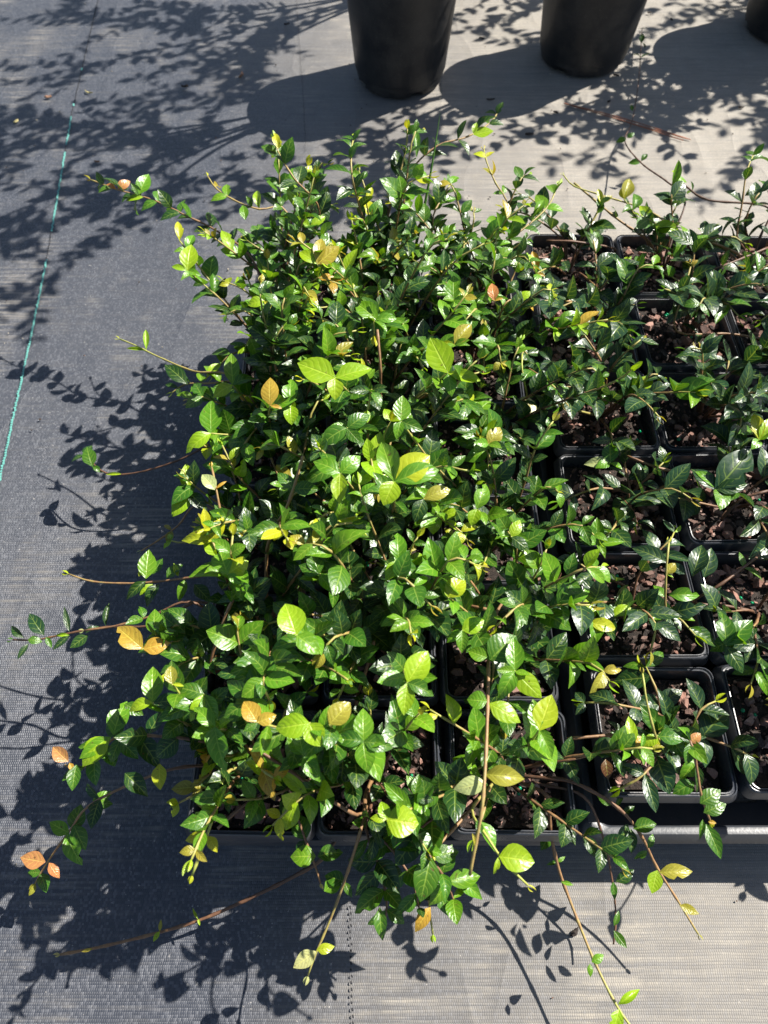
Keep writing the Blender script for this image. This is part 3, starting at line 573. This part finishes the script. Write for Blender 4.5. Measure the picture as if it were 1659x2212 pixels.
for q in [((1525, 1780), (1560, 1858), 'M', .8), ((1518, 1770), (1512, 1815), 'M', .6), ((1520, 1755), (1572, 1735), 'M', 1.0), ((1512, 1735), (1560, 1705), 'M', 1.1), ((1530, 1775), (1548, 1778), 'O', 1.1), ((1500, 1690), (1452, 1715), 'M', 1.1), ((1500, 1640), (1470, 1690), 'G', 1), ((1502, 1650), (1510, 1715), 'D', .7)]: px_leaf(st, p, q[0], q[1], .13, q[2], q[3])
# sparse tray
px_group(S(0, 0), (1420, 1590, .15), [(62, 6, 'M', None, 1.2), (-30, 22, 'Y', 'r'), (-8, 30, 'L')], stemcol=(.3, .9))
(st, _), p = px_shoot(S(0, 0), [(1388, 1455, .17), (1398, 1520, .165), (1418, 1595, .15)], L=.012, inter=.2, start=.99, age=(.5, .95), tipcol='K')
px_group(S(0, 0), (1492, 1605, .15), [(36, 34, 'M'), (22, -22, 'R', 'r'), (-36, -36, 'D'), (-10, 50, 'M')])
px_group(S(0, 0), (1362, 1612, .14), [(-2, -68, 'Y', None, .8), (24, 32, 'Y', None, .8), (28, -22, 'O')])
px_group(S(1, 0), (1440, 1330, .13), [(-6, -20, 'D')])
(st, _), p = px_shoot(S(1, 0), [(1445, 1172, .17), (1440, 1220, .165), (1437, 1300, .14), (1440, 1370, .11)], L=.012, inter=.2, start=.99, age=(.4, .9), tipcol='L')
for q in [((1445, 1285), (1516, 1285), 'G', .9), ((1436, 1290), (1412, 1262), 'G', .9), ((1440, 1240), (1460, 1215), 'K', 1.2), ((1440, 1240), (1456, 1248), 'Y', .7), ((1445, 1350), (1460, 1370), 'M', 1.2), ((1440, 1215), (1365, 1180), 'B', .9), ((1495, 1245), (1520, 1170), 'B', 1), ((1480, 1240), (1448, 1215), 'B', 1), ((1520, 1248), (1540, 1180), 'B', .9)]: px_leaf(st, p, q[0], q[1], .14, q[2], q[3])
px_group(S(1, 0), (1272, 1345, .14), [(-4, -55, 'Y', None, 1.1), (62, 12, 'L', 'n', 1.2)]); px_group(S(1, 0), (1320, 1328, .13), [(46, -18, 'Y', 'n', 1.2), (-14, -8, 'L')])
px_group(S(2, 1), (1545, 1058, .14), [(85, -95, 'B', None, .95), (75, -14, 'D', None, .8), (-50, -50, 'B'), (20, 40, 'B')])
px_group(S(3, 0), (1318, 1000, .13), [(0, -46, 'M', None, 1.2), (-58, 2, 'P', None, .9)])
px_group(S(3, 0), (1375, 848, .12), [(36, -36, 'Y', 'r'), (16, 18, 'Y'), (-30, 6, 'G')]); px_group(S(3, 0), (1290, 855, .13), [(-6, -48, 'G', 'r'), (-28, 14, 'M'), (30, 10, 'M')])
px_group(S(1, 1), (1568, 1395, .13), [(-8, -80, 'M', None, 1.0), (60, -60, 'M'), (40, 60, 'D'), (20, -36, 'G')])
px_group(S(2, 0), (1290, 1175, .13), [(0, -60, 'G', None, 1.0), (62, -6, 'G', None, .7), (-40, -10, 'D')])
px_group(S(3, 1), (1640, 950, .16), [(-10, -60, 'L', 'n', 1.2), (30, -50, 'Y', 'n')])
(st, _), p = px_shoot(S(3, 0), [(1128, 765, .16), (1128, 800, .16), (1138, 850, .14), (1145, 880, .13)], L=.012, inter=.3, start=.99, age=(.8, 1), tipcol='K')
px_leaf(st, p, (1118, 885), (1162, 872), .14, 'P', 1.4, kind='r')
# large leaves over the crowded tray
px_group(T(4, 1), (812, 690, .24), [(-46, -40, 'G', 'r'), (46, -4, 'G', 'n', 1.2), (20, 40, 'M')])
px_group(T(3, 1), (724, 816, .26), [(-84, -34, 'Y', None, 1.15), (82, -22, 'Y', None, 1.1), (0, 48, 'Y', 'r')])
px_group(T(3, 1), (968, 806, .25), [(-40, -80, 'Y', None, 1.1), (72, 16, 'Y', 'n', 1.2), (8, 50, 'G')])
px_group(T(4, 1), (982, 745, .25), [(38, -48, 'K', None, 1.0), (-30, -6, 'L', 'n')])
px_group(T(2, 1), (852, 1040, .27), [(80, -60, 'L', 'r', .95), (-24, 52, 'Y', 'r', 1.2), (-30, -96, 'G', None, .95), (100, -30, 'G', 'n', 1.1)])
px_group(T(2, 1), (735, 1022, .25), [(-2, 68, 'Y', None, 1.05), (-60, -30, 'G'), (46, -40, 'G')])
px_group(T(2, 2), (915, 1078, .23), [(60, -24, 'K', 'n', 1.2), (-20, 50, 'D')])
px_group(T(3, 0), (584, 876, .23), [(-2, -66, 'O', None, 1.0), (26, 6, 'O', 'n')]); px_group(T(3, 0), (628, 876, .22), [(0, -64, 'G', None, 1.0), (2, 42, 'Y', 'r', 1.1), (-50, 0, 'G')])
px_group(T(3, 1), (665, 800, .22), [(-34, 40, 'M'), (30, 44, 'M')]); px_group(T(3, 1), (750, 925, .24), [(-62, 36, 'M', None, 1.1), (50, -34, 'M', None, 1.0), (30, 34, 'M')])
px_group(T(1, 1), (640, 1372, .26), [(-24, -72, 'Y', 'r', 1.15), (52, 40, 'G', 'r', 1.0)])
px_group(T(1, 2), (968, 1290, .23), [(36, -46, 'L', 'r', 1.0), (-6, -20, 'Y')]); px_group(T(1, 2), (998, 1362, .23), [(50, -24, 'Y', 'r', 1.0), (0, 50, 'G')])
px_group(T(1, 1), (880, 1475, .25), [(-8, 72, 'Y', None, 1.15), (46, -72, 'Y', 'r', .95), (60, 26, 'M')])
px_group(T(0, 1), (668, 1562, .25), [(-76, 12, 'Y', 'r', .95), (26, 52, 'Y', 'r', 1.3)]); px_group(T(0, 1), (712, 1565, .25), [(46, -50, 'K', 'r', 1.1)])
px_group(T(0, 1), (785, 1602, .24), [(0, -76, 'G', None, 1.0), (10, 70, 'G', None, 1.1), (66, 12, 'M', None, 1.1), (-66, -6, 'M', None, 1.1)])
px_group(T(0, 1), (655, 1630, .22), [(-12, -56, 'G', None, 1.1), (36, 60, 'G', None, 1.0)])
px_group(T(0, 1), (556, 1560, .24), [(-30, -48, 'O', 'r'), (42, -16, 'O', 'r'), (-30, 20, 'M')])
px_group(T(0, 0), (545, 1508, .23), [(44, -96, 'M', None, 1.1), (-60, -40, 'M'), (-64, 44, 'M'), (40, 40, 'G')])
px_group(T(1, 0), (492, 1240, .23), [(-20, -66, 'G', None, 1.3), (46, -30, 'Y', 'r'), (30, 22, 'G')])
px_group(T(0, 0), (465, 1570, .21), [(-4, 62, 'G', 'r', 1.0), (-48, -46, 'G'), (20, 100, 'G', None, .9)])
px_group(T(2, 2), (866, 910, .24), [(4, -58, 'G', None, 1.1), (50, 20, 'M'), (-10, 40, 'G')]); px_group(T(1, 2), (862, 1212, .23), [(-4, -66, 'G', None, 1.1), (44, 40, 'M'), (-30, 44, 'Y')])
px_group(T(1, 1), (690, 1240, .22), [(30, 40, 'G'), (-46, -20, 'M'), (-20, -60, 'M')])
px_group(T(0, 2), (835, 1770, .20), [(72, 10, 'Y', 'r', 1.25), (-12, -40, 'Y', 'r'), (-36, -4, 'Y')]); px_group(T(0, 2), (895, 1720, .18), [(-62, 0, 'D', None, 1.1), (10, -50, 'M'), (44, 10, 'D'), (0, 50, 'M')])
px_group(T(1, 2), (1112, 1450, .22), [(-2, -76, 'G', None, 1.1), (-36, 60, 'G', None, 1.1), (60, 60, 'Y', None, 1.0)]); px_group(T(0, 2), (1165, 1578, .21), [(28, -80, 'L', None, 1.1), (-14, -70, 'G'), (30, 62, 'G', None, 1.1)])
px_group(T(2, 2), (1030, 1100, .21), [(22, -60, 'G', None, 1.0), (-12, 36, 'Y', 'r', 1.1)]); px_group(T(2, 2), (1105, 1160, .19), [(20, -40, 'Y'), (40, 30, 'D')])
px_group(T(3, 2), (1055, 960, .22), [(28, -40, 'K', 'r', .9), (-20, -20, 'L', 'n'), (46, 20, 'D')])
px_group(T(4, 0), (405, 585, .19), [(8, -62, 'Y', None, 1.1), (-36, -12, 'Y', 'n'), (30, 10, 'G')]); px_group(T(4, 0), (388, 520, .19), [(-4, -46, 'L', 'n', .8), (8, -30, 'L', 'n', .8)])
px_group(T(4, 1), (685, 570, .23), [(-40, -30, 'Y', 'n', 1.3), (50, -40, 'K'), (10, -60, 'K', 'n')]); px_group(T(4, 0), (570, 650, .22), [(-36, 8, 'Y', 'r'), (26, 24, 'L', 'n')])
px_group(T(5, 1), (670, 490, .23), [(-36, -24, 'Y', 'n', 1.2), (34, -24, 'Y', 'n', 1.2)])

# bare stems that show between the leaves
def bare(key, pts, age=(.15, .55), r0=.0014, r1=.0011):
    px_shoot(key, pts, L=.016, inter=.05, start=.55, cols=('D', 'M'), bare=.45, age=age, r0=r0, r1=r1, tip=False)
bare(T(1, 0), [(655, 985, .23), (622, 1090, .21), (580, 1172, .18)], (.45, .7)); bare(T(3, 1), [(815, 712, .24), (822, 800, .22), (820, 880, .18)])
bare(T(1, 1), [(1058, 1318, .19), (960, 1300, .17), (870, 1312, .15)]); bare(T(1, 1), [(930, 1302, .17), (800, 1272, .17), (700, 1246, .16)])
bare(T(1, 0), [(520, 1262, .20), (480, 1350, .18), (455, 1450, .15)]); bare(T(0, 1), [(808, 1385, .18), (790, 1450, .16), (770, 1520, .13)])
bare(T(0, 0), [(470, 1790, .10), (520, 1745, .10), (600, 1690, .10)], (.2, .45)); bare(T(0, 1), [(540, 1610, .17), (620, 1660, .16), (770, 1760, .13)], (.6, .3))
bare(S(4, 1), [(1585, 608, .13), (1520, 665, .12), (1476, 701, .11)], (.3, .4)); bare(S(4, 0), [(1395, 556, .13), (1320, 600, .12), (1269, 645, .10)], (.3, .4))
bare(S(5, 1), [(1659, 535, .13), (1560, 575, .13), (1480, 600, .11)], (.1, .3)); bare(S(5, 0), [(1180, 520, .13), (1250, 523, .13), (1330, 540, .11)], (.1, .3)); bare(S(2, 1), [(1659, 1060, .13), (1600, 1080, .12), (1560, 1120, .10)], (.05, .2))
bare(S(5, 2), [(1478, 400, .13), (1530, 432, .13), (1659, 448, .13)], (.1, .2)); bare(S(5, 1), [(1240, 395, .13), (1330, 470, .12), (1400, 520, .11)], (.5, .8)); bare(S(2, 0), [(1355, 985, .12), (1420, 1010, .12), (1490, 1030, .11)], (.7, .4)); bare(S(1, 1), [(1640, 1200, .12), (1560, 1260, .12), (1500, 1300, .10)], (.2, .3)); bare(S(0, 0), [(1225, 1595, .12), (1290, 1590, .12), (1400, 1580, .11)], (.3, .5))
(st, _), p = px_shoot(T(0, 2), [(1318, 1630, .13), (1290, 1628, .13), (1240, 1640, .13)], L=.02, inter=.2, start=.99, age=(.2, .5), tip=False); px_leaf(st, p, (1308, 1640), (1314, 1685), .128, 'N', 1.0); px_leaf(st, p, (1330, 1630), (1350, 1680), .128, 'D', 1.0)
(st, _), p = px_shoot(T(1, 1), [(648, 1262, .17), (640, 1250, .17), (630, 1240, .16)], L=.02, inter=.2, start=.99, age=(.2, .5), tip=False); px_leaf(st, p, (648, 1264), (656, 1298), .17, 'N', 1.0)

# ---------------------------------------------------------------- big round pots with shrubs
def big_pot(c, lab, rz):
    e = empty('grower_bucket', (c[0], c[1], .003)); e.rotation_euler.z = rz; tag(e, lab, 'pot', 'big round pots in a row behind the trays')
    n = 48; pr = [(.060, .0), (.066, .0005), (.0675, .002), (.0685, .016), (.0722, .0185), (.0730, .022), (.0860, .160), (.0885, .1605), (.0895, .163), (.0895, .176), (.0885, .178), (.0862, .178), (.0850, .174), (.083, .150), (.0700, .010)]
    L = []
    for j, (r, z) in enumerate(pr):
        ring = []
        for k in range(n):
            a = 2 * math.pi * k / n; ph = (k % 12)
            notch = 1 if ph in (0, 1) and j in (1, 2, 3) else 0
            ring.append(((r - .0035 * notch) * math.cos(a), (r - .0035 * notch) * math.sin(a), z + (.006 * notch if j < 3 else 0)))
        L.append(ring)
    v, f = loops(L, True, True); link('bucket_wall', flat_edges(mesh('bucket_wall', v, f, M_BIG), 40), e)
    sv = [(0, 0, .150)] + [(.082 * math.cos(a), .082 * math.sin(a), .149 + .003 * math.sin(3 * a)) for a in [2 * math.pi * k / 20 for k in range(20)]]
    link('soil', mesh('soil', sv, [(0, k + 1, (k + 1) % 20 + 1) for k in range(20)], M_SOIL), e)
    return e
def shrub(c, lab, seed, height):
    r = random.Random(seed); e = empty('potted_shrub', (c[0], c[1], .150)); tag(e, lab, 'shrub', 'shrubs growing in the big round pots'); b = Vector(e.location)
    v, f = [], []
    def leaf(p, ax, nm, L):
        a = ax.normalized(); n_ = (nm - a * nm.dot(a)).normalized(); s = a.cross(n_); i = len(v); W = L * .28
        for u, t in ((0, 0), (W * .8, .3), (W, .5), (W * .6, .8), (0, 1), (-W * .6, .8), (-W, .5), (-W * .8, .3)): v.append(p - b + s * u + a * L * t + n_ * (-.1 * L * t * t))
        f.append(tuple(range(i, i + 8)))
    def twig(P, r0, r1, ls, L):
        Q = smooth(P, .015); tube('stem', e, b, Q, r0, r1, .05, .5)
        for i in range(int(len(Q) * ls), len(Q)):
            d = (Q[min(i + 1, len(Q) - 1)] - Q[max(0, i - 1)]).normalized()
            for sg in (1, -1):
                o_ = d.orthogonal().normalized(); o_.rotate(Matrix.Rotation(r.uniform(0, 6.28), 3, d))
                leaf(Q[i], d * .7 + o_ * sg, V(r.uniform(-.5, .5), r.uniform(-.5, .5), 1), L * r.uniform(.7, 1.2))
    for k in range(6):
        th = 6.283 * (k + r.random()) / 6; o_ = V(math.cos(th), math.sin(th), 0); h = height * r.uniform(.75, 1.0) - .15
        p1 = b + o_ * .03 + V(0, 0, h * .35); p2 = b + o_ * r.uniform(.07, .13) + V(0, 0, h * .7); p3 = b + o_ * r.uniform(.14, .25) + V(0, 0, h)
        twig([b + o_ * .008, p1, p2, p3], .004, .0012, .45, .026)
        for j in range(6):
            t = r.uniform(.25, .95); q = p1.lerp(p2, t * 2) if t < .5 else p2.lerp(p3, t * 2 - 1); a = r.uniform(0, 6.28); d = V(math.cos(a), math.sin(a), r.uniform(.1, .7)); ln = r.uniform(.07, .15)
            twig([q, q + d * ln * .5 + V(0, 0, .01), q + d * ln], .0018, .0008, .15, .025)
    o = link('foliage', mesh('foliage', v, f, M_SHRUB, False), e); o['kind'] = 'stuff'
BP = [V(.026, 1.195, 0), V(.330, 1.255, 0), V(.695, 1.345, 0), V(1.04, 1.42, 0), V(1.36, 1.50, 0)]
BL = ['big round black bucket at the row end by the stitched line', 'second big round black bucket from the stitched line', 'third big round black bucket from the stitched line', 'fourth big round black bucket from the stitched line', 'fifth big round black bucket from the stitched line']
for k in range(5):
    c = BP[k]; big_pot(c, BL[k], .35 + .5 * k)
    shrub(c, BL[k].replace('big round black bucket', 'leafy shrub in the bucket').replace('leafy shrub in the bucket at the row end', 'leafy shrub in the bucket at the row end'), 30 + k, (.75, .70, .52, .80, .80)[k])

for k, (x, y) in enumerate([(.16, 1.56), (.74, 1.68), (1.18, 1.76)]):
    big_pot(V(x, y, 0), f'{ORD[k]} big round black bucket in the rear row, counted from the stitched line', 1.1 * k)
    shrub(V(x, y, 0), f'leafy shrub in the {ORD[k]} rear-row bucket, counted from the stitched line', 60 + k, .78)
# ---------------------------------------------------------------- litter on the cloth
def litter(name, x, y, L, W, ang, mat, label, cat, bend=.2, h=.003, seed=0, group=None):
    r = random.Random(seed); n = 7; v = []; c = at(x, y)
    for j in range(n):
        t = -1 + 2 * j / (n - 1); wv = W / 2 * max(.12, (1 - abs(t) ** 2.2)) * r.uniform(.7, 1.15); off = bend * L * t * t * .5
        for k in range(6):
            a = 2 * math.pi * k / 6; v.append((t * L / 2, off + wv * math.cos(a), h / 2 * (1 + math.sin(a)) * r.uniform(.7, 1.0)))
    f = [(j * 6 + k, j * 6 + (k + 1) % 6, (j + 1) * 6 + (k + 1) % 6, (j + 1) * 6 + k) for j in range(n - 1) for k in range(6)] + [tuple(range(5, -1, -1)), tuple(range((n - 1) * 6, n * 6))]
    o = link(name, mesh(name, v, f, mat, False)); o.location = (c.x, c.y, .0012); o.rotation_euler.z = R(ang); tag(o, label, cat, group); return o
litter('bark_flake', 523, 165, .017, .007, 80, M_TWIG, 'reddish bark flake lying between dark shrub shadows on the cloth', 'bark', .3, .004, 1)
litter('bark_flake', 105, 213, .011, .007, 10, M_TWIG, 'small pinkish bark flake beside the stitched line', 'bark', .2, .004, 2)
litter('bark_flake', 36, 265, .010, .007, 60, M_PALE, 'pale crumbly bark flake across the stitching from the pots', 'bark', .1, .003, 3)
litter('dry_leaf', 190, 203, .014, .003, -25, M_PALE, 'yellow curled dry leaf just beside the stitched line', 'leaf', .5, .003, 4)
litter('bark_flake', 400, 190, .011, .005, 5, M_TWIGD, 'dark bark flake on the cloth in shrub shade', 'bark', .2, .004, 5)
litter('bark_flake', 620, 55, .010, .004, 15, M_TWIGD, 'dark bark flake near the end bucket', 'bark', .2, .003, 6)
litter('bark_flake', 210, 352, .008, .004, -10, M_TWIG, 'tiny brown bark flake near the long orange-tipped runner', 'bark', .2, .003, 7)
litter('bark_flake', 1186, 468, .014, .006, 85, M_TWIGD, 'short dark bark stub lying behind the pots on pale cloth', 'bark', .15, .006, 8)
litter('bark_flake', 1143, 293, .013, .005, 5, M_TWIGD, 'brown bark flake in the shade between two buckets', 'bark', .1, .004, 9)
litter('dry_twig', 1060, 218, .013, .003, 5, M_TWIGD, 'short dark twig beside the end bucket', 'twig', .3, .003, 10)
litter('bark_flake', 335, 1560, .007, .004, 20, M_TWIGD, 'small dark crumb under the low branch', 'bark', .2, .003, 11)
litter('dry_twig', 333, 1565, .006, .003, 0, M_TWIGD, 'dark bit of twig under the low leafy branch', 'twig', .2, .003, 12)
litter('bark_flake', 1240, 1490 + 525, .010, .004, 40, M_TWIGD, 'dark flake in front of the crowded tray', 'bark', .2, .003, 13)
CR = ['dark bark crumb beyond the second bucket', 'dark bark crumb between second and third buckets', 'dark bark crumb just before the third bucket', 'dark bark crumb at the thin end of the pine needles', 'dark bark crumb between pine needles and second bucket', 'dark bark crumb in shade below the third bucket', 'dark bark crumb between end bucket and second bucket', 'dark bark crumb against the foot of the second bucket']
for q, (x, y) in enumerate([(1402, 30), (1450, 45), (1560, 20), (1200, 245), (1315, 222), (1600, 235), (1040, 85), (1330, 165)]):
    litter('bark_crumb', x, y, U(.006, .010), .0045, U(0, 180), M_TWIGD, CR[q], 'bark', .2, .003, 20 + q, 'bark crumbs near the buckets')
ne = empty('pine_needle_bundle', at(1215, 228)); tag(ne, 'reddish dry pine needles lying on the cloth behind the sparse tray', 'pine needles')
for k, (dx, dy) in enumerate([(0, 0), (-10, 3), (6, 1)]):
    a, b_ = at(1218, 227) + V(0, 0, .003), at(1485 + dx, 304 + dy) + V(0, 0, .0025); m = a.lerp(b_, .5) + V(0, .003 * (k - 1), .001)
    P = smooth([a, m, b_], .01); o = tube('needle', ne, Vector(ne.location), P, .0008, .0006, 0, 0); o.data.materials.clear(); o.data.materials.append(M_NEEDLE)
gb = empty('grass_blade', at(950, 300, .09)); gb.location = pots[(0, 5, 1)] + V(.02, 0, SOIL_Z); tag(gb, 'thin upright grass blade sticking out of the crowded jasmine', 'grass')
tp = at(950, 243, .24); bs = Vector(gb.location)
P = [bs.lerp(tp, t) + V(.004 * math.sin(t * 3), 0, 0) for t in [i / 12 for i in range(13)]]
gv, gf = [], []
for i, p_ in enumerate(P):
    w_ = .0016 * (1 - (i / 12) ** 3) + .0001
    for s in (-1, 0, 1): gv.append(p_ - bs + V(s * w_, .0008 * (s != 0), 0))
gf = [(i * 3 + k, i * 3 + k + 1, i * 3 + k + 4, i * 3 + k + 3) for i in range(12) for k in range(2)]
go = link('blade', mesh('blade', gv, gf, mat_plain('grass_blade', (.08, .2, .02), .4)), gb)

def crumbs():
    r = random.Random(77); v, f = [], []; cols = []
    for k in range(420):
        x, y = (r.uniform(-.65, .55), r.uniform(-.12, 1.5)) if r.random() < .7 else (r.gauss(.0, .22), r.gauss(.85, .18))
        if -.15 < x < .49 and .05 < y < .70: continue
        L = r.choice([.0012, .0016, .002, .0026, .0034]); a = Matrix.Rotation(r.uniform(0, 6.28), 4, 'Z'); i = len(v)
        v += [a @ q + Vector((x, y, .0012 + L * .15)) for q in chip_verts(r, L)]; f += [tuple(i + j for j in q) for q in CHIPF]
        cols += [r.choice([(.03, .022, .018), (.06, .04, .03), (.30, .26, .20), (.16, .09, .06), (.42, .38, .30)])] * 12
    m = mesh('soil_crumbs', v, f, M_FINE, False); a = m.color_attributes.new('Col', 'FLOAT_COLOR', 'POINT'); a.data.foreach_set('color', [c for q in cols for c in (*q, 1.0)])
    o = link('soil_crumbs', m, ground); o['kind'] = 'stuff'
crumbs()
